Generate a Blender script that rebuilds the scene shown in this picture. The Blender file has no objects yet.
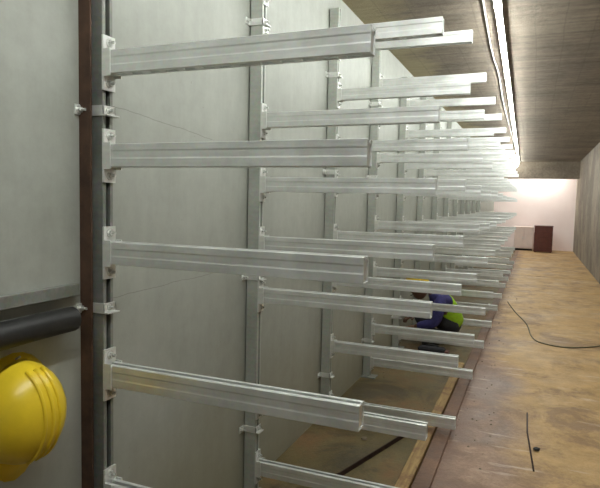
import bpy, bmesh, math, random
from mathutils import Vector, Matrix
random.seed(7)
scene = bpy.context.scene
COL = scene.collection

# ---------------------------------------------------------------- camera
YAW, PITCH, ROLL, FPX = 0.38934, -0.0760, 0.02236, 569.7
cam_d = bpy.data.cameras.new('camera')
cam_d.sensor_fit = 'HORIZONTAL'; cam_d.sensor_width = 36.0
cam_d.lens = FPX / 600.0 * 36.0
cam_d.clip_start = 0.02; cam_d.clip_end = 200
cam = bpy.data.objects.new('camera', cam_d); COL.objects.link(cam)
fw = Vector((-math.sin(YAW)*math.cos(PITCH), math.cos(YAW)*math.cos(PITCH), math.sin(PITCH)))
rt = Vector((math.cos(YAW), math.sin(YAW), 0)); up = rt.cross(fw)
r2 = rt*math.cos(ROLL) + up*math.sin(ROLL); u2 = -rt*math.sin(ROLL) + up*math.cos(ROLL)
m = Matrix.Identity(4)
for i in range(3):
    m[i][0], m[i][1], m[i][2] = r2[i], u2[i], -fw[i]
m.translation = Vector((1.168, 0.0, 1.333))
cam.matrix_world = m
scene.camera = cam

# ---------------------------------------------------------------- world and exposure
world = bpy.data.worlds.new('world'); scene.world = world; world.use_nodes = True
bg = world.node_tree.nodes['Background']
bg.inputs[0].default_value = (0.93, 0.97, 0.93, 1); bg.inputs[1].default_value = 0.10
scene.view_settings.view_transform = 'Standard'
scene.view_settings.look = 'None'
scene.view_settings.exposure = 0.0
scene.view_settings.gamma = 1.0
scene.view_settings.use_curve_mapping = False
STRIP_POWER = 128.0

# ---------------------------------------------------------------- key dimensions (metres)
XW = 0.0                      # left wall face
XR = 2.25                     # right wall face
ZC = 2.574                    # ceiling
YB, YE = -3.0, 18.4           # open rear end, end wall
PX = 0.0626                   # post depth
TIP = 0.8125                  # arm tip
AH = 0.0625                   # arm height
AW = 0.041                    # arm width
WALK = 0.03                   # walkway height above the trench floor

# ---------------------------------------------------------------- materials
def new_mat(name):
    mt = bpy.data.materials.new(name); mt.use_nodes = True
    nt = mt.node_tree
    return mt, nt, nt.nodes['Principled BSDF']
def N(nt, typ, **kw):
    n = nt.nodes.new(typ)
    for k, v in kw.items(): setattr(n, k, v)
    return n
def coords(nt, scale=(1, 1, 1), kind='Object'):
    tc = N(nt, 'ShaderNodeTexCoord'); mp = N(nt, 'ShaderNodeMapping')
    mp.inputs['Scale'].default_value = scale
    nt.links.new(tc.outputs[kind], mp.inputs[0])
    return mp.outputs[0]
def noise(nt, vec, scale, detail=6, rough=0.6, dist=0.0):
    n = N(nt, 'ShaderNodeTexNoise')
    n.inputs['Scale'].default_value = scale; n.inputs['Detail'].default_value = detail
    n.inputs['Roughness'].default_value = rough; n.inputs['Distortion'].default_value = dist
    nt.links.new(vec, n.inputs['Vector']); return n.outputs['Fac']
def ramp(nt, fac, stops):
    r = N(nt, 'ShaderNodeValToRGB'); e = r.color_ramp.elements
    while len(e) < len(stops): e.new(0.5)
    for k, (p, c) in enumerate(stops):
        e[k].position = p; e[k].color = (*c, 1) if len(c) == 3 else c
    nt.links.new(fac, r.inputs[0]); return r.outputs[0]
def mix(nt, fac, a, b, mode='MIX'):
    n = N(nt, 'ShaderNodeMix', data_type='RGBA', blend_type=mode)
    for idx, v in ((0, fac), (6, a), (7, b)):
        if hasattr(v, 'is_linked') or isinstance(v, bpy.types.NodeSocket): nt.links.new(v, n.inputs[idx])
        else: n.inputs[idx].default_value = v if idx == 0 else (*v, 1)
    return n.outputs[2]
def math_n(nt, op, a, b=None):
    n = N(nt, 'ShaderNodeMath', operation=op)
    for i, v in enumerate((a, b)):
        if v is None: continue
        if isinstance(v, bpy.types.NodeSocket): nt.links.new(v, n.inputs[i])
        else: n.inputs[i].default_value = v
    return n.outputs[0]
def bump(nt, bsdf, h, strength=0.2, dist=0.01):
    b = N(nt, 'ShaderNodeBump'); b.inputs['Strength'].default_value = strength; b.inputs['Distance'].default_value = dist
    nt.links.new(h, b.inputs['Height']); nt.links.new(b.outputs[0], bsdf.inputs['Normal'])
def plain(name, col, rough=0.5, metal=0.0, var=0.25, scale=30.0, bs=0.05, spec=None):
    mt, nt, b = new_mat(name)
    v = coords(nt); f = noise(nt, v, scale, 5)
    lo = tuple(c*(1-var) for c in col); hi = tuple(min(1, c*(1+var)) for c in col)
    nt.links.new(ramp(nt, f, [(0.3, lo), (0.7, hi)]), b.inputs['Base Color'])
    b.inputs['Roughness'].default_value = rough; b.inputs['Metallic'].default_value = metal
    if spec is not None: b.inputs['Specular IOR Level'].default_value = spec
    if bs: bump(nt, b, f, bs, 0.005)
    return mt

def make_galv(name, lo, hi, metal=0.35, rough=0.42):
    mt, nt, b = new_mat(name)
    v = coords(nt)
    sp = N(nt, 'ShaderNodeTexVoronoi'); sp.inputs['Scale'].default_value = 90
    nt.links.new(v, sp.inputs['Vector'])
    st = noise(nt, coords(nt, (2.0, 30, 30)), 3.0, 5)
    bl = noise(nt, v, 9.0, 6)
    base = ramp(nt, bl, [(0.32, lo), (0.68, hi)])
    base = mix(nt, 0.22, base, ramp(nt, st, [(0.3, lo), (0.7, tuple(min(1, c*1.1) for c in hi))]))
    base = mix(nt, 0.10, base, sp.outputs['Color'], 'SOFT_LIGHT')
    nt.links.new(base, b.inputs['Base Color'])
    b.inputs['Metallic'].default_value = metal
    nt.links.new(ramp(nt, bl, [(0.3, (rough-0.08,)*3), (0.7, (rough+0.12,)*3)]), b.inputs['Roughness'])
    bump(nt, b, st, 0.05, 0.003)
    return mt
M = {}
M['galv'] = make_galv('galvanised_steel', (0.62, 0.64, 0.615), (0.82, 0.835, 0.815), 0.58, 0.34)
M['galv_post'] = make_galv('galvanised_post_steel', (0.36, 0.38, 0.34), (0.50, 0.52, 0.475), 0.3, 0.5)
M['galv_dull'] = make_galv('dull_galvanised_steel', (0.16, 0.17, 0.15), (0.27, 0.28, 0.25), 0.3, 0.55)
M['zinc'] = make_galv('zinc_plated_steel', (0.62, 0.63, 0.60), (0.84, 0.85, 0.82), 0.45, 0.33)
M['bolt'] = plain('bolt_steel', (0.62, 0.63, 0.60), 0.4, 0.6, 0.3, 60)
M['rust'] = plain('rusty_brown_steel', (0.075, 0.040, 0.024), 0.75, 0.1, 0.45, 14, 0.15)
M['dark_steel'] = plain('dark_rusty_bar', (0.035, 0.017, 0.013), 0.7, 0.2, 0.4, 30, 0.1)
M['black_rubber'] = plain('black_rubber', (0.012, 0.012, 0.011), 0.55, 0, 0.3, 40, 0.03)
M['grey_cable'] = plain('grey_green_cable', (0.10, 0.09, 0.05), 0.6, 0, 0.3, 40, 0.03)
M['white_plastic'] = plain('white_plastic', (0.80, 0.80, 0.76), 0.4, 0, 0.05, 20, 0.0)
M['yellow_plastic'] = plain('yellow_plastic', (0.82, 0.60, 0.03), 0.3, 0, 0.06, 20, 0.0)
M['skin'] = plain('skin', (0.17, 0.085, 0.05), 0.5, 0, 0.12, 25, 0.02)
M['hair'] = plain('black_hair', (0.012, 0.010, 0.009), 0.6, 0, 0.3, 80, 0.1)
M['blue_cloth'] = plain('blue_cotton', (0.045, 0.042, 0.17), 0.85, 0, 0.25, 40, 0.15)
M['lime_cloth'] = plain('lime_vest_fabric', (0.34, 0.62, 0.02), 0.75, 0, 0.15, 40, 0.1)
M['reflective'] = plain('reflective_band', (0.62, 0.64, 0.60), 0.35, 0.2, 0.05, 40, 0.0)
M['dark_cloth'] = plain('dark_trouser_cloth', (0.018, 0.018, 0.022), 0.9, 0, 0.3, 40, 0.15)
M['boot'] = plain('black_boot_leather', (0.014, 0.012, 0.011), 0.5, 0, 0.3, 40, 0.05)
M['red_brown'] = plain('dark_red_painted_wood', (0.095, 0.022, 0.014), 0.5, 0, 0.2, 12, 0.05)
M['pale_board'] = plain('pale_pink_board', (0.78, 0.63, 0.57), 0.6, 0, 0.05, 8, 0.02)
M['stone'] = plain('rubble_stone', (0.20, 0.16, 0.11), 0.9, 0, 0.4, 30, 0.2)

# left wall: smooth grey-green concrete with hairline cracks
def segment_mask(nt, pos, y0, z0, y1, z1, w):
    s = N(nt, 'ShaderNodeSeparateXYZ'); nt.links.new(pos, s.inputs[0])
    a = (z1-z0)/(y1-y0)
    wob = math_n(nt, 'MULTIPLY', math_n(nt, 'SUBTRACT', noise(nt, pos, 5, 3), 0.5), 0.02)
    zl = math_n(nt, 'ADD', math_n(nt, 'MULTIPLY', math_n(nt, 'SUBTRACT', s.outputs['Y'], y0), a), z0)
    d = math_n(nt, 'ABSOLUTE', math_n(nt, 'SUBTRACT', math_n(nt, 'ADD', s.outputs['Z'], wob), zl))
    k = math_n(nt, 'LESS_THAN', d, w)
    k = math_n(nt, 'MULTIPLY', k, math_n(nt, 'GREATER_THAN', s.outputs['Y'], y0))
    return math_n(nt, 'MULTIPLY', k, math_n(nt, 'LESS_THAN', s.outputs['Y'], y1))
def make_wall():
    mt, nt, b = new_mat('grey_green_concrete')
    v = coords(nt)
    big = noise(nt, v, 1.1, 5); fine = noise(nt, v, 14, 8, 0.7)
    vert = noise(nt, coords(nt, (1, 5, 0.5)), 2.2, 5)
    c = ramp(nt, big, [(0.3, (0.300, 0.316, 0.280)), (0.7, (0.380, 0.394, 0.356))])
    c = mix(nt, 0.25, c, ramp(nt, vert, [(0.35, (0.25, 0.263, 0.222)), (0.7, (0.42, 0.433, 0.392))]))
    c = mix(nt, 0.15, c, ramp(nt, fine, [(0.35, (0.20, 0.208, 0.165)), (0.65, (0.45, 0.46, 0.41))]))
    pos = v
    # earth stain along the foot of the wall
    s = N(nt, 'ShaderNodeSeparateXYZ'); nt.links.new(v, s.inputs[0])
    hgt = math_n(nt, 'ADD', s.outputs['Z'], math_n(nt, 'MULTIPLY', math_n(nt, 'SUBTRACT', big, 0.5), 0.6))
    mud = ramp(nt, hgt, [(0.05, (0.6,)*3), (0.65, (0.0,)*3)])
    c = mix(nt, mud, c, (0.285, 0.255, 0.155))
    pits = ramp(nt, noise(nt, v, 38, 2), [(0.74, (0, 0, 0)), (0.77, (1, 1, 1))])
    c = mix(nt, math_n(nt, 'MULTIPLY', pits, 0.35), c, (0.15, 0.15, 0.12))
    k = segment_mask(nt, pos, 1.36, 1.600, 1.93, 1.562, 0.0014)
    k2 = segment_mask(nt, pos, 1.36, 1.026, 1.98, 1.040, 0.0013)
    c = mix(nt, math_n(nt, 'MULTIPLY', math_n(nt, 'ADD', k, k2), 0.38), c, (0.10, 0.10, 0.08))
    nt.links.new(c, b.inputs['Base Color']); b.inputs['Roughness'].default_value = 0.62
    bump(nt, b, fine, 0.08, 0.006)
    return mt
M['wall'] = make_wall()

def make_ceiling():
    mt, nt, b = new_mat('brown_board_marked_concrete')
    v = coords(nt)
    big = noise(nt, v, 1.0, 6, 0.65); fine = noise(nt, v, 18, 8, 0.7)
    cross = noise(nt, coords(nt, (0.35, 7, 1)), 2.0, 6, 0.65)
    c = ramp(nt, big, [(0.36, (0.085, 0.064, 0.042)), (0.5, (0.165, 0.132, 0.095)), (0.64, (0.27, 0.225, 0.165))])
    c = mix(nt, 0.45, c, ramp(nt, cross, [(0.38, (0.065, 0.045, 0.030)), (0.62, (0.27, 0.225, 0.17))]))
    c = mix(nt, 0.2, c, ramp(nt, fine, [(0.35, (0.10, 0.08, 0.06)), (0.65, (0.40, 0.34, 0.27))]))
    s = N(nt, 'ShaderNodeSeparateXYZ'); nt.links.new(v, s.inputs[0])
    st = math_n(nt, 'ADD', s.outputs['X'], math_n(nt, 'MULTIPLY', math_n(nt, 'SUBTRACT', noise(nt, v, 2.4, 5), 0.5), 0.9))
    c = mix(nt, ramp(nt, st, [(0.12, (0.55,)*3), (0.34, (0, 0, 0))]), c, (0.42, 0.36, 0.20))
    jx = math_n(nt, 'FRACT', math_n(nt, 'ADD', math_n(nt, 'MULTIPLY', s.outputs['X'], 5.3), math_n(nt, 'MULTIPLY', big, 0.25)))
    c = mix(nt, math_n(nt, 'MULTIPLY', math_n(nt, 'LESS_THAN', jx, 0.05), 0.22), c, (0.07, 0.052, 0.036))
    dk = ramp(nt, noise(nt, coords(nt, (1, 2.6, 1)), 2.4, 7, 0.7), [(0.62, (0, 0, 0)), (0.72, (0.7,)*3)])
    c = mix(nt, dk, c, (0.06, 0.045, 0.03))
    nt.links.new(c, b.inputs['Base Color']); b.inputs['Roughness'].default_value = 0.8
    bump(nt, b, math_n(nt, 'ADD', cross, fine), 0.5, 0.014)
    return mt
M['ceiling'] = make_ceiling()

def make_floor(name, stops, dark, dark_amt=0.7, warm=None, streak=0.0, bscale=1.6, edge=None):
    mt, nt, b = new_mat(name)
    v = coords(nt)
    big = noise(nt, v, bscale, 8, 0.66, 0.5); mid = noise(nt, v, 6.5, 8, 0.7, 0.3); fine = noise(nt, v, 55, 6, 0.75)
    c = ramp(nt, big, stops)
    lo = tuple(x*0.45 for x in stops[0][1]); hi = tuple(min(1, x*1.2) for x in stops[-1][1])
    if warm:
        s = N(nt, 'ShaderNodeSeparateXYZ'); nt.links.new(v, s.inputs[0])
        g = math_n(nt, 'ADD', math_n(nt, 'MULTIPLY', s.outputs['Y'], 0.10), math_n(nt, 'MULTIPLY', s.outputs['X'], 0.85))
        g = math_n(nt, 'ADD', g, math_n(nt, 'MULTIPLY', math_n(nt, 'SUBTRACT', noise(nt, v, 1.7, 6), 0.5), 0.8))
        k = ramp(nt, math_n(nt, 'SUBTRACT', g, 1.20), [(0.0, (0, 0, 0)), (0.26, (0.9,)*3)])
        c = mix(nt, k, c, ramp(nt, mid, [(0.3, tuple(x*0.68 for x in warm)), (0.65, warm)]))
    c = mix(nt, 0.18, c, ramp(nt, mid, [(0.38, lo), (0.62, hi)]))
    c = mix(nt, 0.20, c, ramp(nt, fine, [(0.36, lo), (0.64, hi)]))
    dk = ramp(nt, noise(nt, v, 2.1, 9, 0.7, 0.8), [(0.50, (0, 0, 0)), (0.60, (dark_amt,)*3)])
    c = mix(nt, dk, c, dark)
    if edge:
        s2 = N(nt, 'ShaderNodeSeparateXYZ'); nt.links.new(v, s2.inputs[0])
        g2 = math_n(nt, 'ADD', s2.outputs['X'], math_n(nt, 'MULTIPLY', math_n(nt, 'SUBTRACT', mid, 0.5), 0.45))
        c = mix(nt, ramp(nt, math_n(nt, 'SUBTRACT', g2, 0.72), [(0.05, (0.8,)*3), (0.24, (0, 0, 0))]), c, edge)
    if streak:
        sk = noise(nt, coords(nt, (1.0, 6.5, 1)), 2.3, 6, 0.62)
        c = mix(nt, math_n(nt, 'MULTIPLY', ramp(nt, sk, [(0.60, (0, 0, 0)), (0.68, (1, 1, 1))]), streak), c, (0.58, 0.47, 0.38))
    nt.links.new(c, b.inputs['Base Color'])
    nt.links.new(ramp(nt, big, [(0.3, (0.42,)*3), (0.7, (0.8,)*3)]), b.inputs['Roughness'])
    bump(nt, b, math_n(nt, 'ADD', fine, mid), 0.35, 0.008)
    return mt
M['trench'] = make_floor('olive_brown_earth_floor', [(0.40, (0.074, 0.068, 0.018)), (0.52, (0.125, 0.100, 0.032)), (0.64, (0.205, 0.105, 0.042))], (0.040, 0.030, 0.012), 0.75)
M['kerb'] = make_floor('dark_reddish_kerb', [(0.40, (0.090, 0.045, 0.026)), (0.5, (0.150, 0.078, 0.045)), (0.60, (0.22, 0.125, 0.075))], (0.05, 0.026, 0.016), 0.7)
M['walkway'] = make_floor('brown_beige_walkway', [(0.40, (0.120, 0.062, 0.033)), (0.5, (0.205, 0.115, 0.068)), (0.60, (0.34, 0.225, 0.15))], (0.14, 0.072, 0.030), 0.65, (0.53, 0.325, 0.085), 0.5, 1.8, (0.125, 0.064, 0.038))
def make_pink():
    mt, nt, b = new_mat('pale_pink_plaster')
    v = coords(nt); f = noise(nt, v, 1.4, 5)
    nt.links.new(ramp(nt, f, [(0.3, (0.86, 0.72, 0.69)), (0.7, (0.92, 0.80, 0.77))]), b.inputs['Base Color'])
    b.inputs['Roughness'].default_value = 0.8
    return mt
M['pink'] = make_pink()
def make_wood():
    mt, nt, b = new_mat('muddy_ochre_timber')
    v = coords(nt, (25, 1.6, 25)); g = noise(nt, v, 2.0, 6, 0.6, 0.8)
    sp = noise(nt, coords(nt), 12, 6)
    c = ramp(nt, g, [(0.3, (0.20, 0.12, 0.045)), (0.7, (0.44, 0.30, 0.12))])
    c = mix(nt, ramp(nt, sp, [(0.48, (0, 0, 0)), (0.62, (0.75,)*3)]), c, (0.17, 0.08, 0.04))
    nt.links.new(c, b.inputs['Base Color']); b.inputs['Roughness'].default_value = 0.75
    bump(nt, b, g, 0.3, 0.004)
    return mt
M['wood'] = make_wood()
def make_emit(name, power):
    mt, nt, b = new_mat(name)
    b.inputs['Base Color'].default_value = (0.9, 0.9, 0.88, 1)
    b.inputs['Emission Color'].default_value = (0.965, 1.0, 0.965, 1)
    b.inputs['Emission Strength'].default_value = power
    return mt
M['emit'] = make_emit('glowing_white_diffuser', STRIP_POWER)
M['emit_fill'] = make_emit('added_fill_lamp_glow', 250.0)  # glow of the added fill lamp that lifts the end wall

# ---------------------------------------------------------------- mesh helpers
class MB:
    def __init__(self): self.v = []; self.f = []
    def box(self, x0, x1, y0, y1, z0, z1):
        o = len(self.v)
        self.v += [(x, y, z) for z in (z0, z1) for y in (y0, y1) for x in (x0, x1)]
        for q in ((0, 2, 3, 1), (4, 5, 7, 6), (0, 1, 5, 4), (2, 6, 7, 3), (0, 4, 6, 2), (1, 3, 7, 5)):
            self.f.append(tuple(o+i for i in q))
        return self
    def extrude(self, prof, axis, a, b):
        """closed profile of 2D points swept along axis 'x' (y,z) or 'z' (x,y)"""
        o = len(self.v); n = len(prof)
        for t in (a, b):
            for (p, q) in prof:
                self.v.append((t, p, q) if axis == 'x' else ((p, t, q) if axis == 'y' else (p, q, t)))
        for i in range(n):
            j = (i+1) % n
            self.f.append((o+i, o+j, o+n+j, o+n+i))
        self.f.append(tuple(o+i for i in range(n))[::-1]); self.f.append(tuple(o+n+i for i in range(n)))
        return self
    def tube(self, pts, r, n=8, caps=True):
        pts = [Vector(p) for p in pts]; o = len(self.v); k = len(pts)
        rr = r if isinstance(r, (list, tuple)) else [r]*k
        for i, p in enumerate(pts):
            d = (pts[min(i+1, k-1)] - pts[max(i-1, 0)]).normalized()
            s = Vector((0, 0, 1)) if abs(d.z) < 0.9 else Vector((1, 0, 0))
            a = d.cross(s).normalized(); b_ = a.cross(d)
            for q in range(n):
                t = 2*math.pi*q/n
                self.v.append(tuple(p + (a*math.cos(t) + b_*math.sin(t))*rr[i]))
        for i in range(k-1):
            for q in range(n):
                w = (q+1) % n
                self.f.append((o+i*n+q, o+i*n+w, o+(i+1)*n+w, o+(i+1)*n+q))
        if caps:
            self.f.append(tuple(o+q for q in range(n))); self.f.append(tuple(o+(k-1)*n+q for q in range(n))[::-1])
        return self
    def bolt(self, p, axis, r=0.0085, h=0.007, n=6, stud=0.010):
        a = Vector(axis); p = Vector(p)
        self.tube([p, p+a*0.002], r*1.55, 10)
        self.tube([p+a*0.002, p+a*(0.002+h)], r, n)
        if stud: self.tube([p+a*(0.002+h), p+a*(0.002+h+stud)], r*0.5, 6)
        return self
    def mesh(self, name, mat, smooth=False, bevel=0):
        me = bpy.data.meshes.new(name); me.from_pydata(self.v, [], self.f)
        bm = bmesh.new(); bm.from_mesh(me)
        bmesh.ops.recalc_face_normals(bm, faces=bm.faces)
        if bevel: bmesh.ops.bevel(bm, geom=[e for e in bm.edges], offset=bevel, segments=1, affect='EDGES', clamp_overlap=True)
        bm.to_mesh(me); bm.free()
        me.materials.append(M[mat])
        if smooth:
            for p in me.polygons: p.use_smooth = True
        return me
    def build(self, name, mat, parent=None, smooth=False, bevel=0, loc=(0, 0, 0)):
        return obj(name, self.mesh(name, mat, smooth, bevel), parent, loc)
def obj(name, me, parent=None, loc=(0, 0, 0), rot=(0, 0, 0)):
    o = bpy.data.objects.new(name, me); COL.objects.link(o)
    o.parent = parent; o.location = loc; o.rotation_euler = rot
    return o
def empty(name, loc): 
    o = bpy.data.objects.new(name, None); COL.objects.link(o); o.location = loc; o.empty_display_size = 0.1; return o
def tag(o, label, cat, group=None, kind=None):
    if label: o['label'] = label
    if cat: o['category'] = cat
    if group: o['group'] = group
    if kind: o['kind'] = kind
    return o
def smooth_path(pts, n=8):
    pts = [Vector(p) for p in pts]; out = []
    for i in range(len(pts)-1):
        p0, p1, p2, p3 = pts[max(i-1, 0)], pts[i], pts[i+1], pts[min(i+2, len(pts)-1)]
        for k in range(n):
            t = k/n
            out.append(0.5*((2*p1) + (p2-p0)*t + (2*p0-5*p1+4*p2-p3)*t*t + (-p0+3*p1-3*p2+p3)*t**3))
    out.append(pts[-1]); return out

# ---------------------------------------------------------------- the setting
def struct(o, label, cat='structure'):
    return tag(o, label, cat, None, 'structure')
struct(MB().box(-0.25, XW, YB, YE+0.3, -0.2, ZC+0.25).build('wall_left', 'wall'), 'grey-green concrete wall carrying the steel racks', 'wall')
struct(MB().box(XR, XR+0.25, YB, YE+0.3, -0.2, ZC+0.25).build('wall_right', 'ceiling'), 'brown concrete wall across the walkway from the racks', 'wall')
struct(MB().box(XW, XR, YE, YE+0.3, -0.2, ZC+0.25).build('wall_end', 'pink'), 'pale pink wall closing the far end of tunnel', 'wall')
struct(MB().box(XW, XR, YB, YE, ZC, ZC+0.25).build('ceiling', 'ceiling'), 'rough brown concrete tunnel ceiling', 'ceiling')
struct(MB().box(XW, XR, YB, YE, -0.2, 0.0).build('floor', 'trench'), 'olive brown dirty floor strip below the racks', 'floor')
struct(MB().box(XW, XR, 17.45, 17.75, 2.10, ZC).build('trim_1', 'ceiling'), 'brown concrete downstand beam before the pink end wall', 'beam')
walk = struct(empty('walkway', (0, 0, 0)), 'brown beige concrete walkway along the open side of racks', 'walkway')
MB().box(0.785, XR, YB, 11.38, 0.0, WALK).build('slab', 'walkway', walk, bevel=0.004)
MB().box(0.785, XR, 11.40, YE, 0.0, WALK).build('slab', 'walkway', walk, bevel=0.004)
MB().box(0.70, 0.7849, YB, YE, 0.0, WALK-0.002).build('kerb', 'kerb', walk, bevel=0.006)

# ---------------------------------------------------------------- strip light and its wire on the ceiling
def strip_x(y): return 0.961 - 0.0165*y
lt = empty('strip_light', (strip_x(8), 8, ZC))
tag(lt, 'long glowing white strip light running along the brown ceiling', 'light')
ctr = Vector((strip_x(8), 8, ZC))
pts = [Vector((strip_x(y), y, ZC-0.050)) - ctr for y in [-0.5+0.5*k for k in range(36)]]
e = pts[-1]
pts += [e+Vector((-0.01, 0.15, -0.02)), e+Vector((-0.04, 0.22, -0.09)), e+Vector((-0.12, 0.24, -0.13)), e+Vector((-0.20, 0.24, -0.14))]
MB().tube(pts, 0.0145, 10).build('diffuser', 'emit', lt, True)
hs = MB(); ya, yb = -0.5, 17.0
for (xa, xb, za, zb) in ((-0.0205, 0.0205, -0.0345, -0.0310), (-0.0205, -0.0180, -0.0435, -0.0345), (0.0180, 0.0205, -0.0435, -0.0345)):
    q = len(hs.v)
    for y in (ya, yb):
        cx = strip_x(y)
        hs.v += [(cx+xa-ctr.x, y-ctr.y, za), (cx+xb-ctr.x, y-ctr.y, za), (cx+xb-ctr.x, y-ctr.y, zb), (cx+xa-ctr.x, y-ctr.y, zb)]
    hs.f += [tuple(q+w for w in f) for f in ((0, 1, 2, 3), (4, 7, 6, 5), (0, 4, 5, 1), (1, 5, 6, 2), (2, 6, 7, 3), (3, 7, 4, 0))]
hs.build('added_housing', 'white_plastic', lt)  # channel added around the tube to cut its light on the ceiling
for k in range(18):
    y = -0.3 + k
    b = MB().box(-0.022, 0.022, -0.012, 0.012, -0.030, -0.001)
    b.box(-0.024, -0.0208, -0.012, 0.012, -0.056, -0.001); b.box(0.0208, 0.024, -0.012, 0.012, -0.056, -0.001)
    b.build('clip', 'white_plastic', lt, loc=(strip_x(y)-ctr.x, y-ctr.y, 0))
wp = [(0.84, 1.2), (0.83, 2.6), (0.812, 3.71), (0.794, 4.35), (0.781, 5.07), (0.785, 5.85), (0.752, 7.24), (0.735, 8.9), (0.72, 11), (0.705, 13), (0.685, 15.5)]
wpts = smooth_path([(x, y, ZC-0.0068) for i, (x, y) in enumerate(wp)], 6)
tag(MB().tube(wpts, 0.0055, 6).build('supply_wire', 'white_plastic', None, True), 'thin white wire wandering on the ceiling beside strip light', 'wire')

lm = empty('added_fill_lamp', (1.15, 18.0, ZC))  # unseen lamp added behind the beam to brighten the end wall
tag(lm, 'added unseen fill lamp behind the beam, brightening the pink end wall', 'lamp')
MB().box(-0.62, 0.62, -0.03, 0.03, -0.03, -0.001).build('added_housing', 'white_plastic', lm, bevel=0.003)
MB().tube([(-0.58, 0, -0.05), (0.58, 0, -0.05)], 0.016, 10).build('tube', 'emit_fill', lm, True)
for s in (-1, 1): MB().box(s*0.60-0.02, s*0.60+0.02, -0.02, 0.02, -0.068, -0.03).build('fill_lamp_holder', 'white_plastic', lm)

# ---------------------------------------------------------------- rack component meshes
t_ = 0.0026
def half_profile(s):
    w = AW/2; g = 0.0010
    outer = [(w-0.013, -0.009), (w-0.013, 0), (w-0.0015, 0), (w, -0.0015), (w, -0.017), (w-g, -0.021), (w-g, -0.037), (w, -0.041), (w, -AH+0.0015), (w-0.0015, -AH), (0.008, -AH)]
    inner = [(0.008, -AH+t_), (w-t_, -AH+t_), (w-t_, -0.042), (w-g-t_, -0.038), (w-g-t_, -0.020), (w-t_, -0.016), (w-t_, -t_), (w-0.013+t_, -t_), (w-0.013+t_, -0.009)]
    return [(s*p, q) for p, q in outer+inner]
X0 = PX + 0.006
def arm_mesh():
    b = MB()
    b.extrude(half_profile(1), 'x', X0, TIP); b.extrude(half_profile(-1), 'x', X0, TIP)
    x = X0
    while x < TIP-0.01:                       # bridges between the slots of the bottom web
        b.box(x, min(x+0.022, TIP-0.001), -0.009, 0.009, -AH, -AH+t_); x += 0.055
    b.box(TIP-0.016, TIP, -0.009, 0.009, -AH, -AH+t_)
    return b.mesh('cantilever_arm', 'galv')
ARM = arm_mesh()
CAP = MB().box(TIP-0.006, TIP-0.003, -AW/2+t_+0.0005, AW/2-t_-0.0005, -AH+t_+0.0005, -0.004).mesh('end_cap', 'galv')
def plate_mesh():
    b = MB().box(PX, X0, -0.0235, 0.0235, -0.105, 0.042)
    for s in (-1, 1):                          # welded cheeks either side of the arm root
        y = s*(AW/2+0.0022)
        b.extrude([(X0, y-0.0018), (X0+0.022, y-0.0018), (X0+0.022, y+0.0018), (X0, y+0.0018)], 'z', -AH-0.006, 0.004)
    return b.mesh('base_plate', 'zinc')
PLATE = plate_mesh()
BOLT = MB().bolt((X0, 0, 0), (1, 0, 0)).mesh('bolt', 'bolt')
PLATE_FAR = MB().box(PX, X0, -0.0235, 0.0235, -0.105, 0.042).mesh('base_plate', 'zinc')
def post_profile():
    w = AW/2; t = 0.003
    o = [(PX-0.009, w-0.012), (PX, w-0.012), (PX, w-0.0015), (PX-0.0015, w), (0.0085, w), (0.007, w-0.0015),
         (0.007, -w+0.0015), (0.0085, -w), (PX-0.0015, -w), (PX, -w+0.0015), (PX, -w+0.012), (PX-0.009, -w+0.012)]
    i = [(PX-0.009, -w+0.012-t), (PX-t, -w+0.012-t), (PX-t, -w+t), (0.007+t, -w+t), (0.007+t, w-t), (PX-t, w-t), (PX-t, w-0.012+t), (PX-0.009, w-0.012+t)]
    return o+i
def post_mesh(mat, h): return MB().extrude(post_profile(), 'z', 0.006, h).mesh('upright_post', mat)
POST = post_mesh('galv_post', 2.452); POST_DULL = post_mesh('galv_dull', 2.50)
FOOT = MB().box(0.001, 0.11, -0.05, 0.05, 0.0, 0.006).mesh('foot_plate', 'galv_dull')
def clamp_mesh():
    b = MB(); w = AW/2; t = 0.004; hz = 0.014
    b.box(0.0005, PX+t, -w-t, -w-0.0003, -hz, hz); b.box(0.0005, PX+t, w+0.0003, w+t, -hz, hz)
    b.box(PX+0.0003, PX+t, -w-t, w+t, -hz, hz)
    b.box(0.0005, 0.0005+t, -w-0.040, -w, -hz, hz); b.box(0.0005, 0.0005+t, w, w+0.040, -hz, hz)
    b.box(PX+t, PX+0.020, -w-t, w+t, -hz, -hz+0.003)
    return b.mesh('wall_clamp', 'zinc')
CLAMP = clamp_mesh()
CB = MB().bolt((0.0045, 0, 0), (1, 0, 0), 0.008, 0.007, 6, 0.012).mesh('bolt', 'bolt')
CBF = MB().bolt((PX+0.004, 0, 0.002), (1, 0, 0), 0.007, 0.006, 6, 0.008).mesh('bolt', 'bolt')

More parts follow.
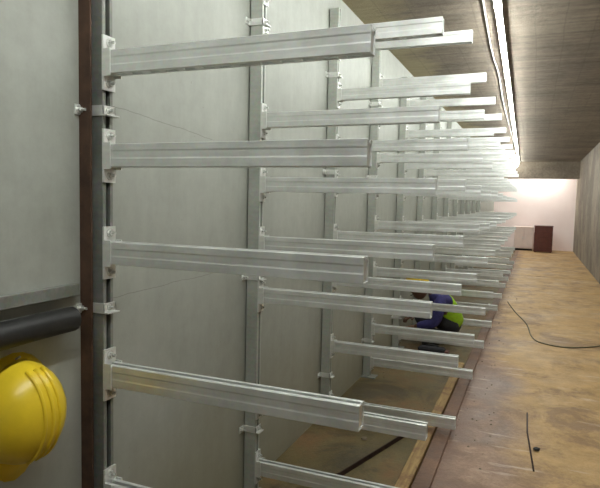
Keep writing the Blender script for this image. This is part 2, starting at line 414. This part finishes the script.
# ---------------------------------------------------------------- the racks
ys = [1.2527, 2.2205, 3.2109, 4.1522] + [4.1522 + 0.967*k for k in range(1, 10)]
levels = [
    [2.235, 1.985, 1.727, 1.476, 1.207, 0.859, 0.509, 0.150],
    [2.262, 2.030, 1.704, 1.430, 1.174, 0.946, 0.460, 0.162],
    [2.263, 1.987, 1.686, 1.466, 1.157, 0.894, 0.489, 0.132],
    [2.233, 1.984, 1.690, 1.466, 1.195, 0.846, 0.410, 0.153]]
clamps = [[1.567, 1.019, 0.30], [2.086, 0.995, 0.307], [2.072, 1.506, 0.277], [2.057, 1.52, 0.284]]
std = [2.236, 1.985, 1.690, 1.468, 1.176, 0.875, 0.450, 0.150]
ordn = ['nearest', 'second', 'third', 'fourth', 'fifth', 'sixth', 'seventh', 'eighth', 'ninth', 'tenth', 'eleventh', 'twelfth', 'thirteenth']
for i, y in enumerate(ys):
    rack = empty('cantilever_rack', (0, y + AW/2, 0))
    if i == 0: lab = 'nearest steel cantilever rack, dull post with rusty brown angle beside it'
    elif i == len(ys)-1: lab = 'farthest galvanised cantilever rack, last one before the pink end wall'
    else: lab = ordn[i] + ' galvanised cantilever rack counted along the wall from the rusty post'
    tag(rack, lab, 'rack', 'cantilever racks along the tunnel wall')
    post = obj('upright_post', POST_DULL if i == 0 else POST, rack)
    obj('foot_plate', FOOT, rack)
    if i == 0:
        a = MB().box(0.0005, 0.040, -AW/2-0.022, -AW/2-0.016, 0.0, 2.50)
        a.box(0.0005, 0.006, -AW/2-0.016, -AW/2-0.0005, 0.0, 2.50)
        o = a.build('rusty_angle', 'rust', rack); o['label'] = 'rusty brown angle iron beside the post'
    zs = levels[i] if i < 4 else [z + random.uniform(-0.012, 0.012) for z in std]
    for z in zs:
        rz = random.uniform(-0.004, 0.004) if i else 0
        ry = random.uniform(-0.004, 0.004) if i else 0
        arm = obj('cantilever_arm', ARM, rack, (0, 0, z), (0, ry, rz))
        obj('end_cap', CAP, arm)
        obj('base_plate', PLATE if i < 7 else PLATE_FAR, arm)
        if i < 8:
            obj('bolt', BOLT, arm, (0, 0, 0.024)); obj('bolt', BOLT, arm, (0, 0, -0.086))
    for z in (clamps[i] if i < 4 else [2.06+random.uniform(-.02, .02), 1.51+random.uniform(-.03, .03), 0.285]):
        c = obj('wall_clamp', CLAMP, rack, (0, 0, z))
        if i < 8:
            for s in (-1, 1): obj('bolt', CB, c, (0, s*(AW/2+0.025), 0))
            obj('bolt', CBF, c)

# ---------------------------------------------------------------- things near the wall at the left
b = MB().box(0.001, 0.020, -0.2, 1.2085, 1.060, 1.092)
o = b.build('flat_bar', 'galv_dull', None, bevel=0.001)
tag(o, 'grey flat steel bar fixed along the wall left of the rusty post', 'bar')
cp = smooth_path([(0.034, -0.3, 0.975), (0.034, 0.4, 0.99), (0.034, 0.9, 1.002), (0.034, 1.10, 1.004), (0.034, 1.165, 1.003)], 6)
tag(MB().tube(cp, 0.033, 16).build('power_cable', 'black_rubber', None, True), 'thick black cable on the wall under the grey flat bar', 'cable')

def hard_hat(name, parent, loc, rot, s=1.0, mat='yellow_plastic'):
    """dome + brim + ridges; crown along +z, peak towards +x. Returns the shell."""
    b = MB(); n = 24; rings = 8; a, c, h = 0.128*s, 0.105*s, 0.118*s
    top = len(b.v)
    prof = [(math.cos(k/rings*math.pi/2), math.sin(k/rings*math.pi/2)) for k in range(rings)]
    for (r, z) in prof:
        for q in range(n):
            t = 2*math.pi*q/n; b.v.append((a*r*math.cos(t), c*r*math.sin(t), h*z**0.92))
    b.v.append((0, 0, h)); apex = len(b.v)-1
    for k in range(rings-1):
        for q in range(n):
            w = (q+1) % n; b.f.append((k*n+q, k*n+w, (k+1)*n+w, (k+1)*n+q))
    for q in range(n): b.f.append(((rings-1)*n+q, (rings-1)*n+(q+1) % n, apex))
    o2 = len(b.v)
    for (sc, dz, dt) in ((1.0, 0.0, 0), (1.13, -0.012*s, 0), (1.13, -0.016*s, 0), (0.96, -0.006*s, 0)):
        for q in range(n):
            t = 2*math.pi*q/n
            pk = 0.035*s*max(0, math.cos(t))**3 if sc > 1.05 else 0
            b.v.append(((a*sc+pk)*math.cos(t), c*sc*math.sin(t), dz))
    for k in range(3):
        for q in range(n):
            w = (q+1) % n; b.f.append((o2+k*n+q, o2+k*n+w, o2+(k+1)*n+w, o2+(k+1)*n+q))
    shell = b.build(name, mat, parent, True, loc=loc); shell.rotation_euler = rot
    rd = MB()
    for yy in (-0.022*s, 0.0, 0.022*s):
        pp = []
        for k in range(13):
            t = math.radians(-62 + k*124/12)
            pp.append((a*math.sin(t)*0.99, yy, h*math.cos(t)**0.92*math.sqrt(max(0.01, 1-(yy/c)**2))*1.0))
        rd.tube(pp, 0.005*s, 6)
    rd.build('ridge', mat, shell, True)
    return shell
hat = hard_hat('hard_hat', None, (0.012, 1.005, 0.800), (0, math.radians(90), math.radians(0)), 1.0)
tag(hat, 'yellow hard hat hung on the wall at the left edge', 'hard hat')
MB().tube([(-0.112, 0, -0.012), (-0.128, 0, -0.006), (-0.138, 0, 0.012)], 0.003, 6).build('hook', 'bolt', hat, True)

# ---------------------------------------------------------------- floor things
tm = MB().box(-0.031, 0.031, -1.25, 1.25, 0, 0.042).build('timber_batten', 'wood', None, bevel=0.004, loc=(0.665, 3.5, 0.0))
tag(tm, 'muddy ochre timber batten lying along the kerb', 'timber')
p0, p1 = Vector((0.285, 2.36, 0)), Vector((0.535, 3.18, 0)); L = (p1-p0).length
sb = MB().box(0, L, -0.015, -0.010, 0, 0.026).box(0, L, -0.010, 0.013, 0, 0.005).build('steel_angle', 'dark_steel', None, loc=p0)
sb.rotation_euler = (0, 0, math.atan2(p1.y-p0.y, p1.x-p0.x))
tag(sb, 'dark rusty steel angle lying slantwise on the olive floor', 'steel bar')
fc = smooth_path([(0.89, 8.1, WALK+0.006), (1.0, 7.4, WALK+0.006), (1.14, 6.7, WALK+0.006), (1.20, 6.05, WALK+0.006), (1.30, 5.8, WALK+0.006), (1.55, 5.75, WALK+0.006), (1.9, 6.1, WALK+0.006), (2.15, 6.9, WALK+0.006)], 8)
tag(MB().tube(fc, 0.006, 6).build('floor_cable', 'grey_cable', None, True), 'thin dark cable curving across the beige walkway', 'cable')
tag(MB().tube([(1.185, 3.78, WALK+0.005), (1.19, 3.45, WALK+0.005), (1.225, 2.95, WALK+0.005)], 0.0045, 6).build('thin_rod', 'dark_steel', None, True), 'thin dark rod lying on the near walkway', 'rod')
def pebble_mesh(name, r, mat, seed):
    rn = random.Random(seed); bm = bmesh.new(); bmesh.ops.create_icosphere(bm, subdivisions=1, radius=r)
    for v in bm.verts: v.co *= rn.uniform(0.7, 1.15); v.co.z = v.co.z*0.6
    zmin = min(v.co.z for v in bm.verts)
    for v in bm.verts: v.co.z -= zmin
    me = bpy.data.meshes.new(name); bm.to_mesh(me); bm.free(); me.materials.append(M[mat]); return me
tag(obj('stone', pebble_mesh('stone', 0.020, 'black_rubber', 3), None, (1.237, 3.22, WALK)), 'small dark stone beside the thin rod on walkway', 'stone')
tag(obj('stone', pebble_mesh('stone', 0.018, 'stone', 5), None, (0.345, 3.02, 0)), 'small grey stone on olive floor behind the steel angle', 'stone')
rub = MB(); rn = random.Random(11)
for k in range(150):
    side = rn.random()
    x = rn.uniform(0.10, 0.60) if side < 0.55 else rn.uniform(0.80, 1.0)
    y = 2.3 + rn.random()**1.6*7; z = 0 if side < 0.55 else WALK
    if 0.22 < x < 0.58 and 4.9 < y < 5.2: continue
    if abs((x-0.285)/(0.25)*0.82 - (y-2.36)) < 0.25 and y < 3.4 and side < 0.55: continue
    r = rn.uniform(0.003, 0.008); o = len(rub.v)
    for (a, c, e) in ((1, 0, 0), (0, 1, 0), (-1, 0, 0), (0, -1, 0), (0, 0, 1.0)):
        rub.v.append((x+a*r*rn.uniform(.6, 1.3), y+c*r*rn.uniform(.6, 1.3), z+e*r*rn.uniform(.6, 1.1)))
    for q in ((0, 1, 4), (1, 2, 4), (2, 3, 4), (3, 0, 4), (3, 2, 1, 0)): rub.f.append(tuple(o+w for w in q))
tag(rub.build('rubble_crumbs', 'stone'), 'fine crumbs of rubble scattered over the floor and walkway edge', 'rubble', None, 'stuff')

tb = empty('tool_bag', (0.40, 5.02, 0.0))
tag(tb, 'small black tool bag on the floor in front of crouching worker', 'bag')
MB().box(-0.13, 0.10, -0.05, 0.05, 0.0, 0.074).build('body', 'dark_cloth', tb, bevel=0.014)
MB().box(0.1005, 0.135, -0.045, 0.045, 0.0, 0.055).build('side_pocket', 'red_brown', tb, bevel=0.008)
MB().tube(smooth_path([(-0.07, 0.03, 0.072), (-0.05, 0.03, 0.084), (0.0, 0.03, 0.084), (0.05, 0.03, 0.072)], 5), 0.005, 6).build('handle', 'black_rubber', tb, True)

# ---------------------------------------------------------------- things at the far end
pc = empty('pale_cabinet', (0.90, 18.05, WALK))
tag(pc, 'low pale pink cabinet against the far end wall', 'cabinet')
MB().box(-0.26, 0.26, -0.2, 0.2, 0.05, 0.66).build('body', 'pale_board', pc, bevel=0.006)
MB().box(-0.27, 0.27, -0.22, 0.21, 0.66, 0.69).build('top', 'pale_board', pc, bevel=0.004)
MB().box(-0.24, 0.24, -0.17, 0.18, 0.0, 0.05).build('plinth', 'dark_cloth', pc)
for s in (-1, 1):
    dd = MB().box(s*0.13-0.12, s*0.13+0.12, -0.214, -0.2005, 0.07, 0.64).build('door', 'pale_board', pc, bevel=0.003)
    MB().box(s*0.03-0.006, s*0.03+0.006, -0.226, -0.2145, 0.33, 0.41).build('handle', 'bolt', dd)
cr = empty('wooden_crate', (1.42, 17.6, WALK))
tag(cr, 'dark red-brown wooden crate standing beside the pale cabinet', 'crate')
for k in range(5):
    z = 0.02 + k*0.14
    MB().box(-0.24, 0.24, -0.225, -0.205, z, z+0.13).build('board', 'red_brown', cr, bevel=0.003)
    MB().box(-0.24, 0.24, 0.205, 0.225, z, z+0.13).build('board', 'red_brown', cr, bevel=0.003)
    MB().box(-0.24, -0.22, -0.2045, 0.2045, z, z+0.13).build('board', 'red_brown', cr, bevel=0.003)
    MB().box(0.22, 0.24, -0.2045, 0.2045, z, z+0.13).build('board', 'red_brown', cr, bevel=0.003)
for sx in (-1, 1):
    for sy in (-1, 1):
        MB().box(sx*0.198-0.021, sx*0.198+0.021, sy*0.183-0.021, sy*0.183+0.021, 0, 0.72).build('corner_post', 'red_brown', cr)
MB().box(-0.25, 0.25, -0.235, 0.235, 0.72, 0.745).build('lid', 'red_brown', cr, bevel=0.003)

# ---------------------------------------------------------------- the crouching worker
W = empty('person', (0.36, 5.48, 0.0))
tag(W, 'crouching worker in yellow hard hat, lime vest and blue sleeves behind the rack arms', 'person')
WO = Vector((0.36, 5.48, 0.0))
def skin(name, joints, edges, mat, parent=W, root=0, sub=2):
    """joints: list of (x,y,z,r[,r2]) in world space; grown with Skin + Subdivision"""
    me = bpy.data.meshes.new(name)
    me.from_pydata([tuple(Vector(j[:3])-WO) for j in joints], edges, [])
    o = bpy.data.objects.new(name, me); COL.objects.link(o); o.parent = parent
    me.materials.append(M[mat])
    sk = o.modifiers.new('skin', 'SKIN'); sk.use_smooth_shade = True
    for k, j in enumerate(joints):
        sv = me.skin_vertices[0].data[k]; sv.radius = (j[3], j[4] if len(j) > 4 else j[3]); sv.use_root = (k == root)
    ss = o.modifiers.new('sub', 'SUBSURF'); ss.levels = sub; ss.render_levels = sub
    return o
# joints of the pose, facing the wall (-x), squatting
pel = (0.495, 5.66, 0.135); sp1 = (0.475, 5.62, 0.22); sp2 = (0.425, 5.56, 0.325); che = (0.360, 5.50, 0.415); nek = (0.285, 5.46, 0.525); hd = (0.175, 5.44, 0.528)
shN = (0.390, 5.335, 0.430); elN = (0.375, 5.265, 0.235); wrN = (0.165, 5.300, 0.175); haN = (0.115, 5.31, 0.165)
shF = (0.345, 5.665, 0.430); elF = (0.235, 5.74, 0.27); wrF = (0.115, 5.60, 0.215); haF = (0.085, 5.57, 0.21)
hpN = (0.475, 5.56, 0.15); knN = (0.175, 5.400, 0.270); anN = (0.385, 5.30, 0.085)
hpF = (0.485, 5.75, 0.15); knF = (0.235, 5.83, 0.290); anF = (0.415, 5.84, 0.085)
J = [(*pel, .05, .06), (*sp1, .06, .08), (*sp2, .08, .12), (*che, .08, .12), (*nek, .045), (0.235, 5.45, 0.528, .045),
     (*shN, .045), (*elN, .034), (*wrN, .024), (*shF, .045), (*elF, .034), (*wrF, .024),
     (*hpN, .05), (*knN, .045), (*anN, .032), (*hpF, .05), (*knF, .048), (*anF, .034)]
E_ = [(0, 1), (1, 2), (2, 3), (3, 4), (4, 5), (3, 6), (6, 7), (7, 8), (3, 9), (9, 10), (10, 11), (0, 12), (12, 13), (13, 14), (0, 15), (15, 16), (16, 17)]
body = skin('body', J, E_, 'skin')
# head with face, one mesh (looking towards the wall and slightly down)
def head_mesh():
    bm = bmesh.new(); bmesh.ops.create_uvsphere(bm, u_segments=24, v_segments=18, radius=1.0)
    for v in bm.verts:
        x, y, z = v.co
        X = x*0.092; Y = y*0.073; Z = z*0.112
        if z < 0: Y *= 1-0.28*(-z); X *= 1-0.10*(-z)
        if x < -0.55: X += 0.010*(-x-0.55)*2            # flatter face
        n = math.exp(-((y/0.16)**2 + ((z+0.12)/0.22)**2))
        if x < 0: X -= 0.026*n                           # nose
        for s in (-1, 1):
            e = math.exp(-(((y-s*0.38)/0.16)**2 + ((z-0.08)/0.12)**2))
            if x < 0: X += 0.010*e                       # eye sockets
            r = math.exp(-(((y-s*0.98)/0.12)**2 + ((z+0.02)/0.25)**2 + ((x-0.1)/0.22)**2))
            Y += s*0.020*r                               # ears
        mth = math.exp(-((y/0.30)**2 + ((z+0.52)/0.07)**2))
        if x < 0: X += 0.006*mth
        if x < 0 and z < -0.6: X -= 0.010*math.exp(-((y/0.35)**2))  # chin
        v.co = (X, Y, Z)
    me = bpy.data.meshes.new('head'); bm.to_mesh(me); bm.free(); me.materials.append(M['skin'])
    for p in me.polygons: p.use_smooth = True
    return me
hrot = (0, math.radians(-16), math.radians(-14))
head = obj('head', head_mesh(), W, Vector(hd)-WO, hrot)
for s in (-1, 1):
    ey = bmesh.new(); bmesh.ops.create_uvsphere(ey, u_segments=10, v_segments=8, radius=0.010)
    me = bpy.data.meshes.new('eye'); ey.to_mesh(me); ey.free(); me.materials.append(M['hair'])
    obj('eye', me, head, (-0.074, s*0.027, 0.010))
MB().tube([(-0.088, -0.022, -0.058), (-0.092, 0, -0.058), (-0.088, 0.022, -0.058)], 0.005, 6).build('mouth', 'dark_steel', head, True)
hb = bmesh.new(); bmesh.ops.create_uvsphere(hb, u_segments=20, v_segments=14, radius=1)
for v in hb.verts:
    x, y, z = v.co; v.co = (0.012+x*0.090, y*0.078, z*0.112)
bmesh.ops.delete(hb, geom=[v for v in hb.verts if v.co.z < -0.045 or (v.co.x < -0.03 and v.co.z < 0.055)], context='VERTS')
me = bpy.data.meshes.new('hair'); hb.to_mesh(me); hb.free(); me.materials.append(M['hair'])
obj('hair', me, head)
helm = hard_hat('helmet', head, (-0.004, 0, 0.040), (0, 0, math.pi), 0.92)
# clothes
skin('jacket', [(*sp2, .088, .125), (*che, .088, .125), (0.305, 5.475, 0.49, .06), (*shN, .070), (0.390, 5.295, 0.34, .064), (*elN, .050), (0.26, 5.285, 0.205, .044), (0.19, 5.297, 0.182, .036),
     (*shF, .066), (*elF, .048), (0.145, 5.63, 0.228, .034)],
     [(0, 1), (1, 2), (1, 3), (3, 4), (4, 5), (5, 6), (6, 7), (1, 8), (8, 9), (9, 10)], 'blue_cloth')
skin('vest', [(0.505, 5.66, 0.125, .095, .125), (*sp1, .100, .130), (*sp2, .100, .134), (0.365, 5.505, 0.410, .096, .130), (0.315, 5.475, 0.465, .07, .09)],
     [(0, 1), (1, 2), (2, 3), (3, 4)], 'lime_cloth')
skin('trousers', [(0.490, 5.66, 0.13, .08, .10), (*hpN, .085), (0.35, 5.48, 0.235, .074), (*knN, .062), (0.29, 5.35, 0.175, .056), (0.375, 5.305, 0.10, .050),
     (*hpF, .085), (0.37, 5.79, 0.235, .074), (*knF, .064), (0.325, 5.835, 0.185, .056), (0.405, 5.84, 0.10, .050)],
     [(0, 1), (1, 2), (2, 3), (3, 4), (4, 5), (0, 6), (6, 7), (7, 8), (8, 9), (9, 10)], 'dark_cloth')
for (ax, ay) in ((anN[0], anN[1]), (anF[0], anF[1])):
    skin('boot', [(ax+0.005, ay, 0.095, .045), (ax+0.012, ay, 0.046, .044), (ax-0.06, ay-0.005, 0.040, .040), (ax-0.14, ay-0.012, 0.034, .034)], [(0, 1), (1, 2), (2, 3)], 'boot')
def hand(w, h, side):
    """palm plus five separate fingers, curled towards the floor"""
    w = Vector(w); h = Vector(h); d = (h-w).normalized(); n = Vector((0, 0, 1)); n = (n-d*n.dot(d)).normalized(); a = d.cross(n)
    js = [(*(w-d*0.015), .021), (*(w+d*0.035), .024, .016), (*(w+d*0.070), .026, .014)]; es = [(0, 1), (1, 2)]
    hnd = skin('hand', js, es, 'skin')
    for q, (off, ln) in enumerate(((-0.024, .060), (-0.008, .070), (0.008, .066), (0.024, .052))):
        b0 = w+d*0.072+a*off
        fj = [b0, b0+d*ln*.42-n*.004, b0+d*ln*.72-n*.020, b0+d*ln*.82-n*.040]
        skin('finger', [(*p, .0085 if k < 3 else .007) for k, p in enumerate(fj)], [(0, 1), (1, 2), (2, 3)], 'skin', W, 0, 1)
    b0 = w+d*0.025+a*side*0.020
    skin('thumb', [(*p, .0095) for p in (b0, b0+a*side*.022+d*.018-n*.006, b0+a*side*.028+d*.045-n*.016)], [(0, 1), (1, 2)], 'skin', W, 0, 1)
hand(wrN, haN, 1); hand(wrF, haF, -1)
